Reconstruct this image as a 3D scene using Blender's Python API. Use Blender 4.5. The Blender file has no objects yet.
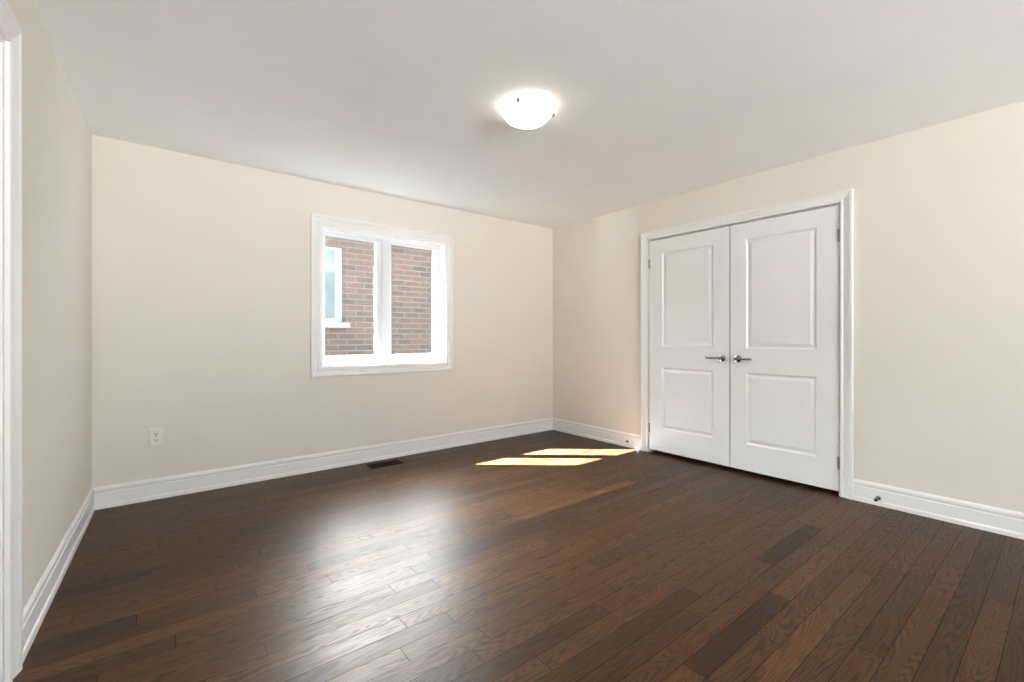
import bpy, bmesh, math
from mathutils import Vector, Matrix

scn = bpy.context.scene
COL = scn.collection

# ------------------------------------------------------------------ camera
F_PX, CX, HORIZON, YAW, EYE = 449.635, 512.0, 337.26, math.radians(38.408), 1.10
cam_d = bpy.data.cameras.new('camera')
cam = bpy.data.objects.new('camera', cam_d)
COL.objects.link(cam)
cam.location = (0, 0, EYE)
cam.rotation_euler = (math.pi / 2, 0, -YAW)
cam_d.sensor_width = 36
cam_d.lens = F_PX * 36 / 1024
cam_d.shift_y = (HORIZON - 341) / 1024
cam_d.clip_start = 0.02
scn.camera = cam

# ------------------------------------------------------------------ sky
SKY_UP, SKY_HORIZON, SKY_GROUND, SKY_STRENGTH = (0.54, 0.57, 0.59), (0.98, 1.09, 1.18), (2.6, 2.6, 2.6), 3.4  # ground tone raised to lift ceiling fill through the added rear window
AUREOLE, AUREOLE_POWER, AUREOLE_DIR = 74.0, 16.0, (-0.08, 0.85, 0.60)   # sunlit haze low in the sky beyond the window
SUN_DIR = (1.205, -1.0, -1.32)               # the way the sunlight travels
world = bpy.data.worlds.new('sky')
scn.world = world
world.use_nodes = True
wn, wl = world.node_tree.nodes, world.node_tree.links
wn.clear()
w_tc = wn.new('ShaderNodeTexCoord')
w_sep = wn.new('ShaderNodeSeparateXYZ')
w_map = wn.new('ShaderNodeMapRange')
w_map.inputs['From Min'].default_value = -1
w_ramp = wn.new('ShaderNodeValToRGB')
w_bg = wn.new('ShaderNodeBackground')
w_out = wn.new('ShaderNodeOutputWorld')
e = w_ramp.color_ramp.elements
e[0].position, e[0].color = 0.47, (*SKY_GROUND, 1)
e[1].position, e[1].color = 0.51, (*SKY_HORIZON, 1)
for pos, k in ((0.66, 0.62), (0.80, 0.2), (0.95, 0.0)):
    x = w_ramp.color_ramp.elements.new(pos)
    x.color = (*(a * (1 - k) + b * k for a, b in zip(SKY_UP, SKY_HORIZON)), 1)
w_bg.inputs['Strength'].default_value = SKY_STRENGTH
wl.new(w_tc.outputs['Generated'], w_sep.inputs[0])
wl.new(w_sep.outputs['Z'], w_map.inputs['Value'])
wl.new(w_map.outputs[0], w_ramp.inputs[0])
wl.new(w_ramp.outputs[0], w_bg.inputs['Color'])
# hazy sky is brightest low on the sun's side (only above the horizon)
w_dot = wn.new('ShaderNodeVectorMath')
w_dot.operation = 'DOT_PRODUCT'
w_dot.inputs[1].default_value = Vector(AUREOLE_DIR).normalized()
w_half = wn.new('ShaderNodeMapRange')
w_half.inputs['From Min'].default_value = -1
w_pow = wn.new('ShaderNodeMath')
w_pow.operation = 'POWER'
w_pow.inputs[1].default_value = AUREOLE_POWER
w_up = wn.new('ShaderNodeMapRange')
w_up.inputs['From Min'].default_value = -0.02
w_up.inputs['From Max'].default_value = 0.04
w_up.inputs['To Max'].default_value = AUREOLE
w_mul = wn.new('ShaderNodeMath')
w_mul.operation = 'MULTIPLY_ADD'
w_mul.inputs[2].default_value = SKY_STRENGTH
wl.new(w_tc.outputs['Generated'], w_dot.inputs[0])
wl.new(w_dot.outputs['Value'], w_half.inputs['Value'])
wl.new(w_half.outputs[0], w_pow.inputs[0])
wl.new(w_sep.outputs['Z'], w_up.inputs['Value'])
wl.new(w_pow.outputs[0], w_mul.inputs[0])
wl.new(w_up.outputs[0], w_mul.inputs[1])
wl.new(w_mul.outputs[0], w_bg.inputs['Strength'])
wl.new(w_bg.outputs[0], w_out.inputs[0])

# ------------------------------------------------------------------ sun
sun_d = bpy.data.lights.new('sun', 'SUN')
sun_d.energy = 200
sun_d.color = (0.74, 0.88, 1.0)
sun_d.angle = math.radians(0.6)
sun = bpy.data.objects.new('sun', sun_d)
COL.objects.link(sun)
sun.rotation_euler = Vector(SUN_DIR).to_track_quat('-Z', 'Y').to_euler()
sun.location = (-3, 8, 6)


def portal(name, loc, sx, sy, direction):
    """daylight portal: adds no light of its own, it only tells the renderer where the window is"""
    d = bpy.data.lights.new(name, 'AREA')
    d.shape = 'RECTANGLE'
    d.size, d.size_y = sx, sy
    d.cycles.is_portal = True
    o = bpy.data.objects.new(name, d)
    COL.objects.link(o)
    o.location = loc
    o.rotation_euler = Vector(direction).to_track_quat('-Z', 'Z').to_euler()


portal('window_portal', (1.6635, 4.2, 1.44), 1.3, 1.3, (0, -1, 0))
portal('fill_window_portal', (0.95, -3.81, 1.21), 2.7, 2.1, (0, 1, 0))  # portal of the added rear window that supplies fill light

# ------------------------------------------------------------------ exposure
vs = scn.view_settings
vs.view_transform = 'Standard'
vs.look = 'None'
vs.gamma = 1
vs.use_curve_mapping = False
vs.exposure = 1.50
cy = scn.cycles
cy.use_denoising = True
cy.max_bounces = 14
cy.diffuse_bounces = 10
cy.glossy_bounces = 4
cy.transparent_max_bounces = 12
cy.transmission_bounces = 6
cy.sample_clamp_indirect = 8
cy.caustics_reflective = False
cy.caustics_refractive = False

# ------------------------------------------------------------------ room dimensions
XR, YB, ZC = 3.7157, 3.9066, 2.3915          # right wall, back wall, ceiling
YREAR = -3.60  # room lengthened behind the camera to even out the fill light
XL0, KL = -0.3187, 0.02987                   # left wall: x = XL0 + KL*(y - YB), not quite square


# ================================================================== materials
def mat(name):
    m = bpy.data.materials.new(name)
    m.use_nodes = True
    nt = m.node_tree
    nt.nodes.clear()
    out = nt.nodes.new('ShaderNodeOutputMaterial')
    b = nt.nodes.new('ShaderNodeBsdfPrincipled')
    nt.links.new(b.outputs[0], out.inputs[0])
    return m, nt, b


class G:
    """small helper for node graphs"""

    def __init__(s, nt):
        s.nt = nt

    def n(s, t, **kw):
        o = s.nt.nodes.new(t)
        for k, v in kw.items():
            setattr(o, k, v)
        return o

    def put(s, sock, v):
        if isinstance(v, bpy.types.NodeSocket):
            s.nt.links.new(v, sock)
        elif v is not None:
            sock.default_value = v

    def math(s, op, a, b=None, c=None):
        o = s.n('ShaderNodeMath', operation=op)
        s.put(o.inputs[0], a)
        s.put(o.inputs[1], b)
        s.put(o.inputs[2], c)
        return o.outputs[0]

    def xyz(s, a, b, c):
        o = s.n('ShaderNodeCombineXYZ')
        s.put(o.inputs[0], a)
        s.put(o.inputs[1], b)
        s.put(o.inputs[2], c)
        return o.outputs[0]

    def noise(s, vec, scale, detail=3, rough=0.5, dist=0.0, dims='3D', w=None):
        o = s.n('ShaderNodeTexNoise', noise_dimensions=dims)
        s.put(o.inputs['Vector'], vec)
        s.put(o.inputs['Scale'], scale)
        s.put(o.inputs['Detail'], detail)
        s.put(o.inputs['Roughness'], rough)
        s.put(o.inputs['Distortion'], dist)
        if w is not None:
            s.put(o.inputs['W'], w)
        return o.outputs[0]

    def white(s, vec):
        o = s.n('ShaderNodeTexWhiteNoise', noise_dimensions='3D')
        s.put(o.inputs['Vector'], vec)
        return o.outputs['Value'], o.outputs['Color']

    def ramp(s, fac, stops):
        o = s.n('ShaderNodeValToRGB')
        s.put(o.inputs[0], fac)
        el = o.color_ramp.elements
        for i, (p, c) in enumerate(stops):
            k = el[i] if i < 2 else el.new(p)
            k.position = p
            k.color = (*c, 1)
        return o.outputs[0]

    def mapr(s, v, a, b, c=0.0, d=1.0, smooth=False):
        o = s.n('ShaderNodeMapRange')
        if smooth:
            o.interpolation_type = 'SMOOTHSTEP'
        s.put(o.inputs['Value'], v)
        for k, q in zip(('From Min', 'From Max', 'To Min', 'To Max'), (a, b, c, d)):
            s.put(o.inputs[k], q)
        return o.outputs[0]

    def mix(s, fac, a, b, mode='MIX'):
        o = s.n('ShaderNodeMix', data_type='RGBA', blend_type=mode)
        s.put(o.inputs[0], fac)
        for sock, v in ((o.inputs[6], a), (o.inputs[7], b)):
            if isinstance(v, tuple):
                v = (*v, 1) if len(v) == 3 else v
            s.put(sock, v)
        return o.outputs[2]

    def bump(s, h, strength, dist=0.001):
        o = s.n('ShaderNodeBump')
        s.put(o.inputs['Height'], h)
        o.inputs['Strength'].default_value = strength
        o.inputs['Distance'].default_value = dist
        return o.outputs[0]


def paint(name, col, rough=0.5, spec=0.4, grain=0.0, scale=180.0, metallic=0.0):
    m, nt, b = mat(name)
    g = G(nt)
    tc = g.n('ShaderNodeTexCoord').outputs['Object']
    v = g.noise(tc, 2.3, 3)
    c = g.mix(g.mapr(v, 0.3, 0.7), tuple(k * 0.985 for k in col), tuple(min(1, k * 1.01) for k in col))
    g.put(b.inputs['Base Color'], c)
    b.inputs['Roughness'].default_value = rough
    b.inputs['Specular IOR Level'].default_value = spec
    b.inputs['Metallic'].default_value = metallic
    if grain:
        g.put(b.inputs['Normal'], g.bump(g.noise(tc, scale, 2), grain, 0.0006))
    return m


M_WALL = paint('wall_paint', (0.745, 0.70, 0.64), 0.62, 0.25, 0.12, 220)
M_CEIL = paint('ceiling_paint', (0.93, 0.935, 0.94), 0.8, 0.15, 0.2, 260)
M_TRIM = paint('trim_paint', (0.81, 0.80, 0.785), 0.33, 0.45)
M_DOOR = paint('door_paint', (0.80, 0.795, 0.79), 0.30, 0.45)
M_VINYL = paint('window_vinyl', (0.78, 0.79, 0.80), 0.3, 0.45)
M_PLASTIC = paint('outlet_plastic', (0.80, 0.75, 0.68), 0.35, 0.5)
M_NICKEL = paint('satin_nickel', (0.34, 0.335, 0.33), 0.22, 0.5, metallic=1.0)
M_STEEL = paint('hinge_steel', (0.30, 0.29, 0.28), 0.38, 0.5, metallic=1.0)
M_RUBBER = paint('dark_rubber', (0.02, 0.016, 0.014), 0.6, 0.3)
M_DARK = paint('recess_shade', (0.012, 0.010, 0.009), 0.8, 0.1)  # dark tone paints the shade inside socket slots and duct
M_VENT = paint('bronze_register', (0.016, 0.008, 0.005), 0.6, 0.10, metallic=0.0)
M_CLOSET = paint('closet_shade', (0.03, 0.028, 0.026), 0.9, 0.1)  # near-black, so the shade behind the door gaps is in the colour
M_STONE = paint('limestone_sill', (0.18, 0.175, 0.16), 0.8, 0.2, 0.4, 60)
M_OUTER = paint('low_bounce_cladding', (0.06, 0.055, 0.05), 0.9, 0.1, 0.6, 30)  # unseen wall, dark tone chosen to cut bounce onto the neighbour's brick
M_STONE2 = paint('gravel', (0.22, 0.21, 0.19), 0.9, 0.1, 0.6, 30)
M_ROOF = paint('roof_shingle', (0.08, 0.075, 0.07), 0.9, 0.1, 0.6, 40)
M_FASCIA = paint('aluminium_fascia', (0.55, 0.52, 0.47), 0.5, 0.3)


M_FRAME2 = paint('painted_frame', (0.19, 0.205, 0.195), 0.5, 0.3)


def glass_mat(name, tint=(0.975, 0.985, 0.98)):
    m = bpy.data.materials.new(name)
    m.use_nodes = True
    nt = m.node_tree
    nt.nodes.clear()
    g = G(nt)
    out = g.n('ShaderNodeOutputMaterial')
    tr = g.n('ShaderNodeBsdfTransparent')
    tr.inputs[0].default_value = (*tint, 1)
    gl = g.n('ShaderNodeBsdfGlossy')
    gl.inputs['Roughness'].default_value = 0.0
    lw = g.n('ShaderNodeLayerWeight')
    lw.inputs[0].default_value = 0.5
    fr = g.math('ADD', 0.035, g.math('MULTIPLY', g.math('POWER', lw.outputs['Facing'], 5.0), 0.9))
    mx = g.n('ShaderNodeMixShader')
    nt.links.new(fr, mx.inputs[0])
    nt.links.new(tr.outputs[0], mx.inputs[1])
    nt.links.new(gl.outputs[0], mx.inputs[2])
    nt.links.new(mx.outputs[0], out.inputs[0])
    return m


M_GLASS = glass_mat('window_glass')


def dark_glass():
    m, nt, b = mat('neighbour_glass')
    b.inputs['Base Color'].default_value = (0.09, 0.115, 0.12, 1)
    b.inputs['Roughness'].default_value = 0.12
    b.inputs['Specular IOR Level'].default_value = 0.3
    return m


M_GLASS2 = dark_glass()


def lamp_glass():
    m, nt, b = mat('alabaster_glass')
    g = G(nt)
    tc = g.n('ShaderNodeTexCoord').outputs['Object']
    v = g.noise(tc, 9, 3, 0.5, 0.6)
    b.inputs['Base Color'].default_value = (0.95, 0.92, 0.86, 1)
    b.inputs['Roughness'].default_value = 0.25
    g.put(b.inputs['Emission Color'], g.mix(g.mapr(v, 0.3, 0.7), (1.0, 0.90, 0.76), (1.0, 0.95, 0.86)))
    b.inputs['Emission Strength'].default_value = LAMP_GLOW
    return m


LAMP_GLOW = 1.25
M_LAMP = lamp_glass()


def floor_mat():
    m, nt, b = mat('oak_floor')
    g = G(nt)
    tc = g.n('ShaderNodeTexCoord').outputs['Object']
    sp = g.n('ShaderNodeSeparateXYZ')
    nt.links.new(tc, sp.inputs[0])
    X, Y = sp.outputs[0], sp.outputs[1]
    W = 0.083
    yr = g.math('DIVIDE', Y, W)
    row = g.math('FLOOR', yr)
    fy = g.math('FRACT', yr)
    r1, _ = g.white(g.xyz(row, 3.7, 1.1))
    r2, _ = g.white(g.xyz(row, 9.2, 5.3))
    ln = g.mapr(r2, 0, 1, 0.62, 1.25)
    xr = g.math('ADD', g.math('DIVIDE', X, ln), g.math('MULTIPLY', r1, 17.0))
    ci = g.math('FLOOR', xr)
    fx = g.math('FRACT', xr)
    pid, pcol = g.white(g.xyz(row, ci, 2.5))
    pid2, _ = g.white(g.xyz(ci, row, 8.1))
    # seams
    dy = g.math('MULTIPLY', g.math('MINIMUM', fy, g.math('SUBTRACT', 1.0, fy)), W)
    dx = g.math('MULTIPLY', g.math('MINIMUM', fx, g.math('SUBTRACT', 1.0, fx)), ln)
    seam = g.math('MINIMUM', dy, dx)
    seam_f = g.mapr(seam, 0.0005, 0.0020, 1.0, 0.0)
    # cathedral grain: level lines of a stretched field, a new one for each plank
    off = g.math('MULTIPLY', pid, 53.0)
    gv = g.xyz(g.math('MULTIPLY', X, 0.62), g.math('ADD', g.math('MULTIPLY', Y, 6.0), off), g.math('MULTIPLY', pid2, 31.0))
    field = g.noise(gv, 1.35, 2.0, 0.45, 0.35)
    lv = g.math('MULTIPLY', field, 34.0)
    wob = g.noise(g.xyz(g.math('MULTIPLY', X, 14.0), g.math('MULTIPLY', Y, 60.0), off), 1.0, 2.0, 0.6)
    lv = g.math('ADD', lv, g.math('MULTIPLY', wob, 1.1))
    ring = g.math('FRACT', lv)
    ring = g.math('ABSOLUTE', g.math('SUBTRACT', ring, 0.5))       # 0..0.5
    rings = g.mapr(ring, 0.16, 0.42, 0.0, 1.0, True)
    # pores and fibres
    fib = g.noise(g.xyz(g.math('MULTIPLY', X, 9.0), g.math('ADD', g.math('MULTIPLY', Y, 330.0), off), pid), 1.0, 3.0, 0.6)
    fibf = g.mapr(fib, 0.35, 0.68, 0.0, 1.0, True)
    blot = g.noise(g.xyz(g.math('MULTIPLY', X, 1.6), g.math('MULTIPLY', Y, 9.0), off), 1.0, 3.0, 0.55)
    dark = g.math('MULTIPLY', rings, g.mapr(blot, 0.3, 0.65, 0.35, 1.0))
    grain = g.math('MINIMUM', 1.0, g.math('ADD', g.math('MULTIPLY', dark, 0.85), g.math('MULTIPLY', fibf, 0.30)))
    base = g.ramp(pid, [(0.0, (0.0217, 0.0085, 0.0030)), (1.0, (0.1022, 0.0437, 0.0158)), (0.35, (0.0537, 0.0211, 0.0070)), (0.6, (0.0740, 0.0280, 0.0099)), (0.85, (0.0621, 0.0253, 0.0084))])
    deep = g.mix(0.55, (0.005, 0.0024, 0.0012), g.mix(1.0, base, (0.34, 0.32, 0.32), 'MULTIPLY'))
    col = g.mix(grain, base, deep)
    col = g.mix(g.math('MULTIPLY', g.mapr(blot, 0.35, 0.75), 0.22), col, (0.085, 0.044, 0.018))
    col = g.mix(g.math('MULTIPLY', seam_f, 0.5), col, (0.010, 0.006, 0.004))
    g.put(b.inputs['Base Color'], col)
    ro = g.math('ADD', FLOOR_ROUGH, g.math('MULTIPLY', grain, 0.08))
    ro = g.math('ADD', ro, g.math('MULTIPLY', g.math('SUBTRACT', pid2, 0.5), 0.05))
    g.put(b.inputs['Roughness'], ro)
    b.inputs['IOR'].default_value = 1.5
    b.inputs['Specular Tint'].default_value = (1.0, 0.82, 0.66, 1)
    g.put(b.inputs['Specular IOR Level'], g.math('MULTIPLY', FLOOR_SPEC, g.math('SUBTRACT', 1.0, g.math('MULTIPLY', seam_f, 0.9))))
    h = g.math('SUBTRACT', g.math('MULTIPLY', grain, -0.12), g.math('MULTIPLY', seam_f, 1.0))
    tilt = g.math('MULTIPLY', g.math('MULTIPLY', g.math('SUBTRACT', pid, 0.5), fy), 0.8)
    g.put(b.inputs['Normal'], g.bump(g.math('ADD', h, tilt), 0.35, 0.0006))
    return m


FLOOR_ROUGH, FLOOR_SPEC = 0.37, 0.22
M_FLOOR = floor_mat()


def brick_mat():
    m, nt, b = mat('red_brick')
    g = G(nt)
    tc = g.n('ShaderNodeTexCoord').outputs['Object']
    sp = g.n('ShaderNodeSeparateXYZ')
    nt.links.new(tc, sp.inputs[0])
    X, Z = g.math('ADD', sp.outputs[0], sp.outputs[1]), sp.outputs[2]
    H, L = 0.0885, 0.272
    zr = g.math('DIVIDE', Z, H)
    row = g.math('FLOOR', zr)
    fz = g.math('FRACT', zr)
    half = g.math('MULTIPLY', g.math('MODULO', g.math('ADD', row, 200.0), 2.0), 0.5)
    xr = g.math('ADD', g.math('DIVIDE', X, L), half)
    ci = g.math('FLOOR', xr)
    fx = g.math('FRACT', xr)
    d1 = g.math('MULTIPLY', g.math('MINIMUM', fz, g.math('SUBTRACT', 1.0, fz)), H)
    d2 = g.math('MULTIPLY', g.math('MINIMUM', fx, g.math('SUBTRACT', 1.0, fx)), L)
    d = g.math('MINIMUM', d1, d2)
    mort = g.mapr(d, 0.005, 0.009, 1.0, 0.0)
    pid, _ = g.white(g.xyz(row, ci, 4.0))
    c = g.ramp(pid, [(0.0, (0.045, 0.037, 0.035)), (1.0, (0.085, 0.055, 0.045)), (0.25, (0.060, 0.045, 0.040)), (0.6, (0.074, 0.050, 0.042))])
    n = g.noise(tc, 30, 4, 0.6)
    c = g.mix(g.mapr(n, 0.35, 0.7, 0, 0.4), c, (0.09, 0.071, 0.06))
    c = g.mix(mort, c, (0.118, 0.106, 0.095))
    g.put(b.inputs['Base Color'], c)
    b.inputs['Roughness'].default_value = 0.9
    b.inputs['Specular IOR Level'].default_value = 0.1
    g.put(b.inputs['Normal'], g.bump(g.math('ADD', g.math('MULTIPLY', mort, -1.0), g.math('MULTIPLY', n, 0.3)), 0.6, 0.006))
    return m


M_BRICK = brick_mat()


# ================================================================== mesh helpers
def back(s, d, z):       # s = world x, d = distance into the room
    return Vector((s, YB - d, z))


def right(s, d, z):      # s = world y
    return Vector((XR - d, s, z))


LN = Vector((1.0, -KL, 0)).normalized()


def left(s, d, z):       # s = world y on the wall line
    return Vector((XL0 + KL * (s - YB), s, z)) + LN * d


def rear(s, d, z):
    return Vector((s, YREAR + d, z))


def plain(x, y, z):
    return Vector((x, y, z))


def hexa(bm, mp, s0, s1, d0, d1, z0, z1):
    v = [bm.verts.new(mp(s, d, z)) for s in (s0, s1) for d in (d0, d1) for z in (z0, z1)]
    for f in ((0, 1, 3, 2), (4, 6, 7, 5), (0, 4, 5, 1), (2, 3, 7, 6), (0, 2, 6, 4), (1, 5, 7, 3)):
        bm.faces.new([v[i] for i in f])


def sweep_frame(bm, mp, s0, s1, z0, z1, prof, closed):
    """mitred casing round an opening; prof = (distance outward from the opening edge, protrusion)"""
    rings = []
    if closed:
        cs = [(s0, z0, -1, -1), (s1, z0, 1, -1), (s1, z1, 1, 1), (s0, z1, -1, 1)]
    else:
        cs = [(s0, z0, -1, 0), (s0, z1, -1, 1), (s1, z1, 1, 1), (s1, z0, 1, 0)]
    for (s, z, a, c) in cs:
        rings.append([bm.verts.new(mp(s + a * w, d, z + c * w)) for w, d in prof])
    n = len(rings)
    for i in range(n if closed else n - 1):
        A, B = rings[i], rings[(i + 1) % n]
        for k in range(len(prof) - 1):
            bm.faces.new((A[k], A[k + 1], B[k + 1], B[k]))
        bm.faces.new((A[-1], A[0], B[0], B[-1]))
    if not closed:
        bm.faces.new(rings[0])
        bm.faces.new(rings[-1][::-1])


def extrude_prof(bm, mp, s0, s1, prof):
    """prof = (protrusion, height) points, swept from s0 to s1"""
    A = [bm.verts.new(mp(s0, d, z)) for d, z in prof]
    B = [bm.verts.new(mp(s1, d, z)) for d, z in prof]
    n = len(prof)
    for k in range(n):
        bm.faces.new((A[k], A[(k + 1) % n], B[(k + 1) % n], B[k]))
    bm.faces.new(A)
    bm.faces.new(B[::-1])


def tube(bm, c0, axis, prof, seg=24):
    """lathe: prof = (radius, offset along axis)"""
    axis = Vector(axis).normalized()
    u = axis.orthogonal().normalized()
    w = axis.cross(u)
    c0 = Vector(c0)
    rings = []
    for r, h in prof:
        if r < 1e-6:
            rings.append([bm.verts.new(c0 + axis * h)])
        else:
            rings.append([bm.verts.new(c0 + axis * h + (u * math.cos(2 * math.pi * i / seg) + w * math.sin(2 * math.pi * i / seg)) * r) for i in range(seg)])
    for A, B in zip(rings, rings[1:]):
        for i in range(seg):
            j = (i + 1) % seg
            if len(A) == 1 and len(B) == 1:
                continue
            if len(A) == 1:
                bm.faces.new((A[0], B[i], B[j]))
            elif len(B) == 1:
                bm.faces.new((A[i], B[0], A[j]))
            else:
                bm.faces.new((A[i], B[i], B[j], A[j]))


def obj(name, bm, m, parent=None, smooth=False, bevel=0.0, kind=None, origin=None):
    bmesh.ops.recalc_face_normals(bm, faces=bm.faces)
    vs_ = [v.co for v in bm.verts]
    lo = Vector([min(c[i] for c in vs_) for i in range(3)])
    hi = Vector([max(c[i] for c in vs_) for i in range(3)])
    o_ = Vector(origin) if origin is not None else Vector(((lo.x + hi.x) / 2, (lo.y + hi.y) / 2, lo.z))
    bmesh.ops.translate(bm, verts=bm.verts, vec=-o_)
    me = bpy.data.meshes.new(name)
    bm.to_mesh(me)
    bm.free()
    me.materials.append(m)
    o = bpy.data.objects.new(name, me)
    COL.objects.link(o)
    if smooth:
        for p in me.polygons:
            p.use_smooth = True
        me.set_sharp_from_angle(angle=math.radians(38))
    if bevel:
        b = o.modifiers.new('bevel', 'BEVEL')
        b.width = bevel
        b.segments = 2
        b.limit_method = 'ANGLE'
    if parent is not None:
        o.parent = parent
        o.location = o_ - world_loc(parent)
    else:
        o.location = o_
    if kind:
        o['kind'] = kind
    return o


def world_loc(o):
    v = Vector(o.location)
    while o.parent is not None:
        o = o.parent
        v += Vector(o.location)
    return v


def thing(name, label, cat, loc, group=None):
    o = bpy.data.objects.new(name, None)
    o.empty_display_size = 0.05
    COL.objects.link(o)
    o.location = loc
    tag(o, label, cat, group)
    return o


def tag(o, label, cat, group=None):
    o['label'] = label
    o['category'] = cat
    if group:
        o['group'] = group


def B():
    return bmesh.new()


# ================================================================== room shell
XLrear = XL0 + KL * (YREAR - YB)
bm = B()
hexa(bm, plain, -0.75, XR + 0.9, YREAR - 0.2, YB + 0.02, -0.14, 0.0)
floor = obj('floor', bm, M_FLOOR, kind='structure', origin=(0, 0, 0))

bm = B()
hexa(bm, plain, -0.75, XR + 0.12, YREAR - 0.2, YB + 0.02, ZC, ZC + 0.12)
obj('ceiling', bm, M_CEIL, kind='structure')


def wall_with_hole(name, mp, s0, s1, h0, h1, z0h, z1h, depth, m=M_WALL, zt=None):
    """one wall slab with a rectangular opening; the room face is at d = 0"""
    bm = B()
    zt = zt or ZC + 0.12
    for a, b_, lo, hi in ((s0, h0, -0.14, zt), (h1, s1, -0.14, zt), (h0, h1, z1h, zt), (h0, h1, -0.14, z0h)):
        if hi - lo > 1e-4:
            hexa(bm, mp, a, b_, -depth, 0.0, lo, hi)
    bmesh.ops.remove_doubles(bm, verts=bm.verts, dist=1e-5)
    return obj(name, bm, m, kind='structure')


WX0, WX1, WZ0, WZ1 = 1.075, 2.252, 0.852, 2.031      # window opening
DY0, DY1, DZ1 = 1.033, 2.567, 2.028                  # closet opening (along y)
EY0, EY1, EZ1 = 1.27, 2.095, 2.030                   # entry door opening in the left wall
RX0, RX1, RZ0, RZ1 = -0.35, 2.25, 0.20, 2.22          # opening of the added rear fill window

wall_with_hole('wall_back', back, -0.75, XR + 0.12, WX0, WX1, WZ0, WZ1, 0.17)
wall_with_hole('wall_right', right, YREAR - 0.15, YB, DY0, DY1, -0.14, DZ1, 0.12)
wall_with_hole('wall_left', left, YREAR - 0.15, YB, EY0, EY1, -0.14, EZ1, 0.12)
wall_with_hole('wall_rear', rear, -0.75, XR + 0.12, RX0, RX1, RZ0, RZ1, 0.17)

# unseen outer leaf of our own wall round the window, kept dark
bm = B()
for a, b_, lo, hi in ((-3.0, WX0, -3.0, 2.75), (WX1, XR + 3.0, -3.0, 2.75), (WX0, WX1, WZ1, 2.75), (WX0, WX1, -3.0, WZ0)):
    hexa(bm, plain, a, b_, YB + 0.17, YB + 0.245, lo, hi)
obj('wall_outer', bm, M_OUTER, kind='structure')
# unseen soffit of our own roof, overhang set to trim the sun patches
bm = B()
hexa(bm, plain, -3.0, XR + 3.0, YB + 0.245, YB + 0.245 + 0.43, 2.50, 2.60)
obj('trim_eave', bm, M_FASCIA, kind='structure')

# shaded side yard between the two houses
bm = B()
hexa(bm, plain, -6.0, 11.0, YB + 0.275, 7.00, -3.1, -3.0)
obj('ground', bm, M_STONE2, kind='structure')

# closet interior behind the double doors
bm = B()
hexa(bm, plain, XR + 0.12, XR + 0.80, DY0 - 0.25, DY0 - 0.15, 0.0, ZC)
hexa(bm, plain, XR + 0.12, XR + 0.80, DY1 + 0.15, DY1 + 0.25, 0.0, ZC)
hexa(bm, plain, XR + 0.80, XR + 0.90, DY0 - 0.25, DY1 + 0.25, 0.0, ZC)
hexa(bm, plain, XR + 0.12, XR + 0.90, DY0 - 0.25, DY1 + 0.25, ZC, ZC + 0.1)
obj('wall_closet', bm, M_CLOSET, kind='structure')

# ------------------------------------------------------------------ baseboards
BB = [(-0.001, 0.0), (0.019, 0.0), (0.019, 0.020), (0.017, 0.026), (0.012, 0.031), (0.012, 0.098), (0.0075, 0.102),
      (0.0075, 0.107), (0.0105, 0.110), (0.0125, 0.118), (0.0115, 0.128), (0.007, 0.136), (0.003, 0.140), (-0.001, 0.141)]
CW = 0.075            # casing width
bm = B(); extrude_prof(bm, back, XL0 + 0.001, XR - 0.001, BB); obj('baseboard_back', bm, M_TRIM, kind='structure')
bm = B(); extrude_prof(bm, right, DY1 + CW + 0.006, YB - 0.001, BB); obj('baseboard_right', bm, M_TRIM, kind='structure')
bm = B(); extrude_prof(bm, right, YREAR + 0.001, DY0 - CW - 0.006, BB); obj('baseboard_right', bm, M_TRIM, kind='structure')
bm = B(); extrude_prof(bm, left, EY1 + 0.092, YB - 0.001, BB); obj('baseboard_left', bm, M_TRIM, kind='structure')
bm = B(); extrude_prof(bm, left, YREAR + 0.001, EY0 - 0.092, BB); obj('baseboard_left', bm, M_TRIM, kind='structure')
bm = B(); extrude_prof(bm, rear, XLrear + 0.02, XR - 0.02, BB); obj('baseboard_rear', bm, M_TRIM, kind='structure')

# ------------------------------------------------------------------ casings
CAS = [(0.0, -0.001), (0.0, 0.012), (0.004, 0.015), (0.012, 0.015), (0.017, 0.0105), (0.024, 0.0105), (0.030, 0.014),
       (0.052, 0.020), (0.060, 0.024), (0.072, 0.024), (0.075, 0.021), (0.075, -0.001)]


def scaled(prof, k):
    return [(w * k, d) for w, d in prof]


bm = B(); sweep_frame(bm, right, DY0 - 0.006, DY1 + 0.006, 0.0, DZ1 + 0.004, CAS, False)
obj('trim_1', bm, M_TRIM, kind='structure')
bm = B(); sweep_frame(bm, back, WX0, WX1, WZ0, WZ1, scaled([(0.0, -0.001), (0.0, 0.013), (0.005, 0.015), (0.022, 0.015), (0.026, 0.012), (0.034, 0.012),
                                                          (0.046, 0.016), (0.054, 0.016), (0.058, 0.024), (0.070, 0.025), (0.075, 0.021), (0.075, -0.001)], 1.09), True)
obj('trim_2', bm, M_TRIM, kind='structure')
bm = B(); sweep_frame(bm, left, EY0 - 0.006, EY1 + 0.006, 0.0, EZ1 + 0.004, scaled(CAS, 1.12), False)
obj('trim_3', bm, M_TRIM, kind='structure')
bm = B(); sweep_frame(bm, rear, RX0, RX1, RZ0, RZ1, CAS, True)
obj('trim_4', bm, M_TRIM, kind='structure')

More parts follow.
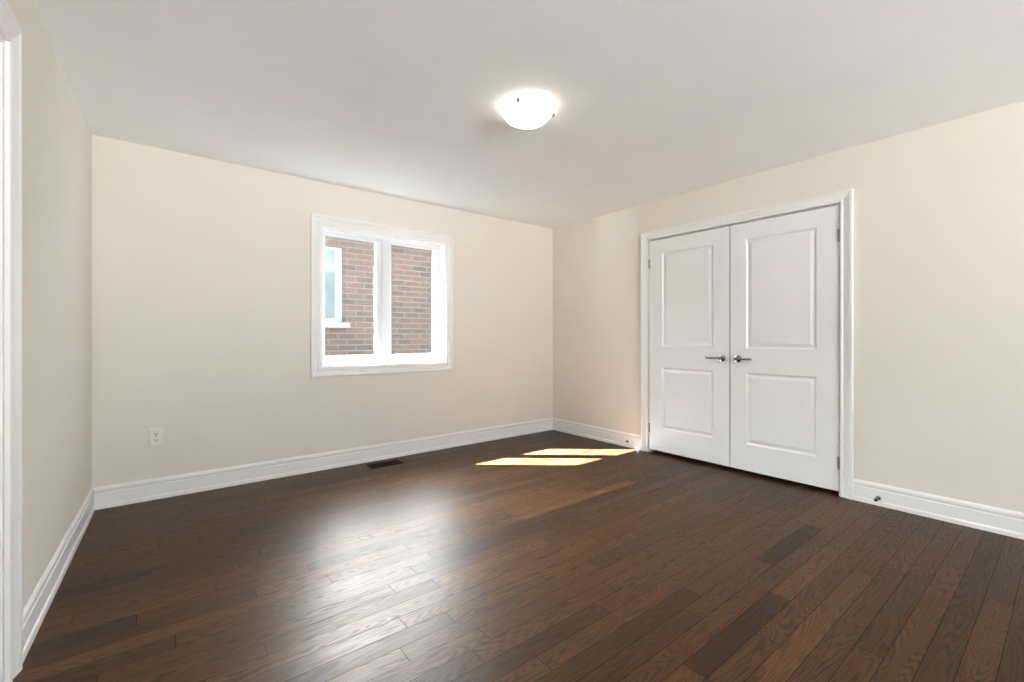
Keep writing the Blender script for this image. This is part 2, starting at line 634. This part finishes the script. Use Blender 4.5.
# door jambs (closet, entry)
bm = B()
for a, b_ in ((DY0 - 0.006, DY0 + 0.003), (DY1 - 0.003, DY1 + 0.006)):
    hexa(bm, right, a, b_, -0.12, 0.0, 0.0, DZ1)
hexa(bm, right, DY0 + 0.003, DY1 - 0.003, -0.12, 0.0, DZ1 - 0.003, DZ1 + 0.004)
obj('trim_5', bm, M_TRIM, kind='structure')
bm = B()
for a, b_ in ((EY0 - 0.006, EY0 + 0.012), (EY1 - 0.012, EY1 + 0.006)):
    hexa(bm, left, a, b_, -0.12, 0.0, 0.0, EZ1)
hexa(bm, left, EY0 + 0.012, EY1 - 0.012, -0.12, 0.0, EZ1 - 0.012, EZ1 + 0.004)
for a, b_ in ((EY0 + 0.012, EY0 + 0.024), (EY1 - 0.024, EY1 - 0.012)):
    hexa(bm, left, a, b_, -0.085, -0.05, 0.0, EZ1 - 0.012)
obj('trim_6', bm, M_TRIM, kind='structure')


# ------------------------------------------------------------------ moulded two-panel door leaf
def door_leaf(bm, mp, s0, s1, z0, z1, d_face, thick, panels):
    """panels = (sa, sb, za, zb); the moulding is sunk in the front face"""
    ss = sorted({s0, s1} | {p[0] for p in panels} | {p[1] for p in panels})
    zs = sorted({z0, z1} | {p[2] for p in panels} | {p[3] for p in panels})
    grid = {(i, j): bm.verts.new(mp(s, d_face, z)) for i, s in enumerate(ss) for j, z in enumerate(zs)}

    def inside(i, j):
        cs_, cz = (ss[i] + ss[i + 1]) / 2, (zs[j] + zs[j + 1]) / 2
        return any(p[0] < cs_ < p[1] and p[2] < cz < p[3] for p in panels)
    for i in range(len(ss) - 1):
        for j in range(len(zs) - 1):
            if not inside(i, j):
                bm.faces.new((grid[i, j], grid[i + 1, j], grid[i + 1, j + 1], grid[i, j + 1]))
    for (a, b_, c, d) in panels:
        prev = [grid[ss.index(s), zs.index(z)] for s, z in ((a, c), (b_, c), (b_, d), (a, d))]
        for ins, dep in ((0.004, -0.0035), (0.010, -0.010), (0.017, -0.0115), (0.024, -0.0095), (0.040, -0.0035), (0.046, -0.003)):
            cur = [bm.verts.new(mp(s, d_face + dep, z)) for s, z in
                   ((a + ins, c + ins), (b_ - ins, c + ins), (b_ - ins, d - ins), (a + ins, d - ins))]
            for k in range(4):
                bm.faces.new((prev[k], prev[(k + 1) % 4], cur[(k + 1) % 4], cur[k]))
            prev = cur
        bm.faces.new(prev)
    # sides and back
    nb, nz = len(ss) - 1, len(zs) - 1
    bk = {(i, j): bm.verts.new(mp(ss[i], d_face - thick, zs[j])) for i in range(nb + 1) for j in range(nz + 1)
          if i in (0, nb) or j in (0, nz)}
    loop = [(i, 0) for i in range(nb)] + [(nb, j) for j in range(nz)] + [(i, nz) for i in range(nb, 0, -1)] + [(0, j) for j in range(nz, 0, -1)]
    for k in range(len(loop)):
        p, q = loop[k], loop[(k + 1) % len(loop)]
        bm.faces.new((grid[p], grid[q], bk[q], bk[p]))
    bm.faces.new([bk[p] for p in loop])


def lever_handle(parent, mp, s, z, d_face, sgn, nm='door_handle'):
    """round rosette with a straight lever pointing to sgn along the wall"""
    n = (mp(s, 1, z) - mp(s, 0, z)).normalized()
    t = (mp(s + 1, 0, z) - mp(s, 0, z)).normalized() * sgn
    c = mp(s, d_face, z)
    bm = B()
    tube(bm, c, n, [(0.0, -0.001), (0.029, -0.001), (0.030, 0.003), (0.028, 0.009), (0.018, 0.012), (0.012, 0.014), (0.011, 0.030), (0.0, 0.030)], 28)
    h = obj(nm, bm, M_NICKEL, parent, smooth=True)
    bm = B()
    tube(bm, c, n, [(0.0, 0.030), (0.014, 0.030), (0.015, 0.034), (0.0145, 0.052), (0.012, 0.055), (0.0, 0.055)], 24)
    tube(bm, c + n * 0.043 - t * 0.004, t, [(0.0, -0.008), (0.008, -0.006), (0.010, 0.0), (0.0088, 0.030), (0.0078, 0.112), (0.0092, 0.120), (0.0080, 0.126), (0.0, 0.128)], 20)
    obj('lever', bm, M_NICKEL, h, smooth=True)
    return h


def hinge(parent, mp, s, z, d):
    bm = B()
    c = mp(s, d, z)
    tube(bm, c, (0, 0, 1), [(0.0, -0.046), (0.004, -0.044), (0.0062, -0.040), (0.0062, -0.014), (0.0055, -0.0135), (0.0062, -0.013), (0.0062, 0.013),
                            (0.0055, 0.0135), (0.0062, 0.014), (0.0062, 0.040), (0.004, 0.044), (0.0, 0.046)], 14)
    return obj('hinge', bm, M_STEEL, parent, smooth=True)


MEET = 1.7925
ZB, ZT = 0.030, DZ1 - 0.0085
bm = B()
door_leaf(bm, right, MEET + 0.0048, DY1 - 0.0045, ZB, ZT, -0.002, 0.035,
          [(1.934, 2.428, 0.240, 0.815), (1.934, 2.428, 1.010, 1.890)])
door1 = obj('door_1', bm, M_DOOR, kind='structure')
lever_handle(door1, right, 1.857, 0.925, -0.002, 1)
for z in (1.803, 0.233):
    hinge(door1, right, DY1 - 0.003, z, 0.004)
bm = B()
door_leaf(bm, right, DY0 + 0.0045, MEET - 0.0048, ZB, ZT, -0.002, 0.035,
          [(1.170, 1.663, 0.240, 0.815), (1.170, 1.663, 1.010, 1.890)])
door2 = obj('door_2', bm, M_DOOR, kind='structure')
lever_handle(door2, right, 1.726, 0.925, -0.002, -1)
for z in (1.808, 0.231):
    hinge(door2, right, DY0 + 0.003, z, 0.004)

# entry door, closed, in the left wall beside the camera
bm = B()
door_leaf(bm, left, EY0 + 0.015, EY1 - 0.015, 0.012, EZ1 - 0.015, -0.085, 0.035,
          [(EY0 + 0.13, EY1 - 0.13, 0.24, 0.815), (EY0 + 0.13, EY1 - 0.13, 1.01, 1.89)])
door3 = obj('door_3', bm, M_DOOR, kind='structure')
lever_handle(door3, left, EY0 + 0.08, 0.925, -0.085, 1)
bm = B()
hexa(bm, left, EY0 - 0.1, EY1 + 0.1, -0.20, -0.125, 0.0, EZ1 + 0.1)
obj('wall_hall', bm, M_WALL, kind='structure')

# ------------------------------------------------------------------ window in the back wall
FY = 0.088                                   # depth of the frame's inner face behind the wall face
bm = B()
# wooden extension jamb lining the opening
sweep_frame(bm, back, WX0 + 0.012, WX1 - 0.012, WZ0 + 0.012, WZ1 - 0.012, [(0.0, -0.002 - FY), (0.0, -0.001), (0.012, -0.001), (0.012, -0.002 - FY)], True)
win = obj('window_1', bm, M_TRIM, kind='structure')
IX0, IX1, IZ0, IZ1 = WX0 + 0.012, WX1 - 0.012, WZ0 + 0.012, WZ1 - 0.012
# glass openings
GL = (1.137, 1.577); GR = (1.737, 2.180); GZ = (0.940, 1.966)
MX = 1.657
bm = B()
sweep_frame(bm, back, IX0 + 0.022, IX1 - 0.022, IZ0 + 0.022, IZ1 - 0.022,
            [(0.0, -FY - 0.075), (0.0, -FY - 0.002), (0.004, -FY + 0.001), (0.022, -FY + 0.001), (0.030, -FY - 0.004), (0.030, -FY - 0.075)], True)
hexa(bm, back, MX - 0.021, MX + 0.021, -FY - 0.075, -FY + 0.004, IZ0 + 0.02, IZ1 - 0.02)
obj('window_frame', bm, M_VINYL, win, bevel=0.0015)


def sash(g0, g1, f0, f1):
    """moving sash: bevelled square section from the frame (f0, f1) to the glass (g0, g1)"""
    bm = B()
    d0 = -FY - 0.004
    outer = [(f0, IZ0 + 0.024), (f1, IZ0 + 0.024), (f1, IZ1 - 0.024), (f0, IZ1 - 0.024)]
    inner = [(g0, GZ[0]), (g1, GZ[0]), (g1, GZ[1]), (g0, GZ[1])]

    def ring(k, d):
        return [bm.verts.new(back(o[0] + (i[0] - o[0]) * k, d, o[1] + (i[1] - o[1]) * k)) for o, i in zip(outer, inner)]
    rs = [ring(0, d0 - 0.05), ring(0, d0), ring(0.70, d0), ring(0.76, d0 - 0.004), ring(0.88, d0 - 0.006), ring(1.0, d0 - 0.022),
          ring(1.0, d0 - 0.034), ring(0.9, d0 - 0.05)]
    for A, C in zip(rs, rs[1:] + rs[:1]):
        for k in range(4):
            bm.faces.new((A[k], A[(k + 1) % 4], C[(k + 1) % 4], C[k]))
    s_ = obj('sash', bm, M_VINYL, win)
    bm = B()
    hexa(bm, back, g0 - 0.004, g1 + 0.004, d0 - 0.031, d0 - 0.025, GZ[0] - 0.004, GZ[1] + 0.004)
    obj('glass_pane', bm, M_GLASS, s_)
    # thin dark glazing gasket
    bm = B()
    sweep_frame(bm, back, g0, g1, GZ[0], GZ[1], [(-0.0035, -FY - 0.030), (-0.0035, -FY - 0.0255), (0.001, -FY - 0.0255), (0.001, -FY - 0.030)], True)
    obj('gasket', bm, M_STEEL, s_)
    return s_


sash(GL[0], GL[1], IX0 + 0.024, MX - 0.023)
sr = sash(GR[0], GR[1], MX + 0.023, IX1 - 0.024)
# folding lock lever on the meeting stile and crank cover on the bottom rail
bm = B()
hexa(bm, back, 1.700, 1.716, -FY - 0.004, -FY + 0.010, 1.125, 1.150)
hexa(bm, back, 1.703, 1.713, -FY + 0.004, -FY + 0.014, 1.040, 1.135)
obj('lock_lever', bm, M_VINYL, win, bevel=0.003)

# ------------------------------------------------------------------ rear window added behind the camera as a fill light
bm = B()
sweep_frame(bm, rear, RX0 + 0.05, RX1 - 0.05, RZ0 + 0.05, RZ1 - 0.05, [(0.0, -0.15), (0.0, -0.09), (0.05, -0.09), (0.05, -0.15)], True)
hexa(bm, rear, 0.92, 0.98, -0.15, -0.09, RZ0 + 0.05, RZ1 - 0.05)
rw = obj('added_fill_window', bm, M_VINYL, kind='structure')
bm = B()
hexa(bm, rear, RX0 + 0.05, RX1 - 0.05, -0.125, -0.12, RZ0 + 0.05, RZ1 - 0.05)
obj('glass_pane', bm, M_GLASS, rw)

# ================================================================== things
# ------------------------------------------------------------------ ceiling light
LX, LY, LR = 1.632, 1.922, 0.142
lt = thing('ceiling_light', 'round white glass flush-mount light glowing on the ceiling', 'ceiling light', (LX, LY, ZC))
bm = B()
tube(bm, (LX, LY, ZC), (0, 0, -1), [(0.0, 0.0), (0.112, 0.0), (0.114, 0.004), (0.110, 0.022), (0.100, 0.026), (0.0, 0.026)], 48)
obj('ceiling_plate', bm, M_TRIM, lt, smooth=True)
bm = B()
prof = [(0.118, 0.020), (LR - 0.004, 0.024), (LR, 0.028), (LR + 0.001, 0.034), (LR - 0.006, 0.042)]
for k in range(1, 15):
    a = k / 14 * math.pi / 2
    prof.append(((LR - 0.012) * math.cos(a) if k < 14 else 0.0, 0.044 + 0.056 * math.sin(a)))
tube(bm, (LX, LY, ZC), (0, 0, -1), prof, 64)
obj('glass_dome', bm, M_LAMP, lt, smooth=True)
# three metal clips round the rim
for ang in (math.radians(211), math.radians(331), math.radians(91)):
    c = Vector((LX + LR * math.cos(ang), LY + LR * math.sin(ang), ZC - 0.034))
    o = Vector((math.cos(ang), math.sin(ang), -0.25)).normalized()
    bm = B()
    tube(bm, c, o, [(0.0, -0.010), (0.004, -0.008), (0.004, 0.002), (0.010, 0.003), (0.012, 0.009), (0.009, 0.015), (0.0, 0.017)], 16)
    obj('clip', bm, M_STEEL, lt, smooth=True)

# ------------------------------------------------------------------ wall outlet
ox, oz = 0.003, 0.362
out = thing('wall_outlet', 'small cream duplex wall outlet low on the beige back wall', 'outlet', (ox, YB, oz))
bm = B()
sec = [(0.0, 0.0), (0.0, 0.003), (0.004, 0.006)]
pl = [(ox - 0.037, oz), (ox + 0.037, oz), (ox + 0.037, oz + 0.118), (ox - 0.037, oz + 0.118)]
cen = (ox, oz + 0.059)
prev = None
for ins, d in ((0.0, 0.0), (0.0, 0.0035), (0.0035, 0.0065), (0.010, 0.0072)):
    cur = [bm.verts.new(back(s + (ins if s < cen[0] else -ins), d, z + (ins if z < cen[1] else -ins))) for s, z in pl]
    if prev:
        for k in range(4):
            bm.faces.new((prev[k], prev[(k + 1) % 4], cur[(k + 1) % 4], cur[k]))
    prev = cur
bm.faces.new(prev)
plate = obj('cover_plate', bm, M_PLASTIC, out)
for zc in (oz + 0.038, oz + 0.080):
    bm = B()
    vs0 = []
    for k in range(20):
        a = 2 * math.pi * k / 20
        vs0.append((0.0168 * math.copysign(abs(math.cos(a)) ** 0.6, math.cos(a)), 0.0142 * math.copysign(abs(math.sin(a)) ** 0.8, math.sin(a))))
    A = [bm.verts.new(back(ox + a, 0.006, zc + b_)) for a, b_ in vs0]
    C = [bm.verts.new(back(ox + a * 0.96, 0.0098, zc + b_ * 0.96)) for a, b_ in vs0]
    for k in range(20):
        bm.faces.new((A[k], A[(k + 1) % 20], C[(k + 1) % 20], C[k]))
    bm.faces.new(C)
    so = obj('socket', bm, M_PLASTIC, out)
    bm = B()
    hexa(bm, back, ox - 0.0085, ox - 0.0052, 0.0090, 0.0101, zc - 0.002, zc + 0.009)
    hexa(bm, back, ox + 0.0052, ox + 0.0085, 0.0090, 0.0101, zc - 0.002, zc + 0.008)
    tube(bm, back(ox, 0.0090, zc - 0.007), (0, -1, 0), [(0.0, 0.0), (0.0038, 0.0), (0.0038, 0.0011), (0.0, 0.0011)], 12)
    obj('slot', bm, M_DARK, so)  # dark insets coloured as the shade in the socket holes
bm = B()
tube(bm, back(ox, 0.0068, oz + 0.059), (0, -1, 0), [(0.0, 0.0), (0.0035, 0.0), (0.003, 0.0014), (0.0, 0.0018)], 14)
obj('screw', bm, M_NICKEL, out, smooth=True)

# ------------------------------------------------------------------ floor register
VX0, VX1, VY0, VY1 = 1.415, 1.705, 3.672, 3.802
vent = thing('floor_vent', 'dark bronze slotted register set in the wood floor below the window', 'floor vent', ((VX0 + VX1) / 2, (VY0 + VY1) / 2, 0))
bm = B()
rings = []
for ins, z in ((0.0, 0.0002), (0.003, 0.0045), (0.016, 0.0055), (0.018, 0.0008)):
    rings.append([bm.verts.new((x, y, z)) for x, y in ((VX0 + ins, VY0 + ins), (VX1 - ins, VY0 + ins), (VX1 - ins, VY1 - ins), (VX0 + ins, VY1 - ins))])
for A, C in zip(rings, rings[1:]):
    for k in range(4):
        bm.faces.new((A[k], A[(k + 1) % 4], C[(k + 1) % 4], C[k]))
obj('rim', bm, M_VENT, vent)
bm = B()
hexa(bm, plain, VX0 + 0.015, VX1 - 0.015, VY0 + 0.015, VY1 - 0.015, 0.0002, 0.0008)
obj('duct_shade', bm, M_DARK, vent)  # thin dark sheet coloured as the shade down the duct
bm = B()
n = 22
for i in range(n):
    xx = VX0 + 0.020 + (VX1 - VX0 - 0.040) * (i + 0.5) / n
    hexa(bm, plain, xx - 0.0026, xx + 0.0026, VY0 + 0.017, VY1 - 0.017, 0.0007, 0.0046)
for yy in (VY0 + 0.045, (VY0 + VY1) / 2, VY1 - 0.045):
    hexa(bm, plain, VX0 + 0.017, VX1 - 0.017, yy - 0.002, yy + 0.002, 0.0008, 0.0050)
obj('grille', bm, M_VENT, vent)


# ------------------------------------------------------------------ door stops
def door_stop(s, z, label):
    d = thing('door_stop', label, 'door stop', right(s, 0.012, z), group='door stops on the baseboard')
    bm = B()
    tube(bm, right(s, 0.012, z), (-1, 0, 0), [(0.0, -0.001), (0.013, -0.001), (0.013, 0.003), (0.006, 0.005), (0.005, 0.010), (0.0045, 0.050), (0.0075, 0.052), (0.0075, 0.054), (0.0, 0.054)], 20)
    obj('post', bm, M_NICKEL, d, smooth=True)
    bm = B()
    tube(bm, right(s, 0.012, z), (-1, 0, 0), [(0.0, 0.0535), (0.0095, 0.0535), (0.0105, 0.057), (0.0100, 0.066), (0.007, 0.069), (0.0, 0.069)], 20)
    obj('rubber_tip', bm, TIP, d, smooth=True)


TIP = paint('white_tip', (0.75, 0.74, 0.72), 0.5)
door_stop(2.810, 0.058, 'small metal door stop on the white baseboard left of the closet doors')
TIP = M_RUBBER
door_stop(0.815, 0.050, 'small dark-tipped door stop on the baseboard right of the closet doors')

# ================================================================== neighbouring house seen through the window
NY = 7.00
NX0, NX1, NZ0, NZ1 = 0.92, 2.246, 1.331, 2.469
nh = thing('neighbouring_house', 'red brick wall of the next house seen through the window', 'house', (1.5, NY, -3.0))
bm = B()
for a, b_, lo, hi in ((-4.0, NX0, -3.0, 2.66), (NX1, 9.0, -3.0, 2.66), (NX0, NX1, NZ1, 2.66), (NX0, NX1, -3.0, NZ0)):
    hexa(bm, plain, a, b_, NY, NY + 0.25, lo, hi)
obj('brick_wall', bm, M_BRICK, nh, origin=(0, NY, -3.0))
bm = B()
sweep_frame(bm, lambda s, d, z: Vector((s, NY - d, z)), NX0 + 0.10, NX1 - 0.10, NZ0 + 0.06, NZ1 - 0.055,
            [(0.0, -0.10), (0.0, -0.06), (0.025, -0.055), (0.028, -0.03), (0.056, -0.03), (0.056, -0.10)], True)
hexa(bm, plain, NX0, NX0 + 0.045, NY + 0.03, NY + 0.10, NZ0, NZ1)
hexa(bm, plain, NX1 - 0.045, NX1, NY + 0.03, NY + 0.10, NZ0, NZ1)
wf = obj('window_frame', bm, M_FRAME2, nh)
bm = B()
hexa(bm, plain, NX0 + 0.06, NX1 - 0.06, NY + 0.07, NY + 0.09, NZ0 + 0.02, NZ1 - 0.02)
obj('window_pane', bm, M_GLASS2, wf)
bm = B()
v = [bm.verts.new(p) for p in ((NX0 - 0.095, NY - 0.055, NZ0 - 0.085), (NX1 + 0.095, NY - 0.055, NZ0 - 0.085), (NX1 + 0.095, NY - 0.055, NZ0 - 0.012), (NX0 - 0.095, NY - 0.055, NZ0 - 0.012),
                              (NX0 - 0.095, NY + 0.06, NZ0 - 0.085), (NX1 + 0.095, NY + 0.06, NZ0 - 0.085), (NX1 + 0.095, NY + 0.06, NZ0 + 0.0), (NX0 - 0.095, NY + 0.06, NZ0 + 0.0))]
for f in ((0, 1, 2, 3), (4, 7, 6, 5), (0, 4, 5, 1), (3, 2, 6, 7), (0, 3, 7, 4), (1, 5, 6, 2)):
    bm.faces.new([v[i] for i in f])
obj('window_sill', bm, M_STONE, nh)
bm = B()
hexa(bm, plain, -4.1, 9.1, NY - 0.12, NY + 0.25, 2.66, 2.72)
obj('fascia', bm, M_FASCIA, nh)
bm = B()
v = [bm.verts.new(p) for p in ((-4.1, NY - 0.12, 2.72), (9.1, NY - 0.12, 2.72), (9.1, NY + 4.0, 3.45), (-4.1, NY + 4.0, 3.45),
                              (-4.1, NY + 4.0, 2.72), (9.1, NY + 4.0, 2.72))]
for f in ((0, 1, 2, 3), (3, 2, 5, 4), (0, 4, 5, 1), (0, 3, 4), (1, 5, 2)):
    bm.faces.new([v[i] for i in f])
obj('roof', bm, M_ROOF, nh)
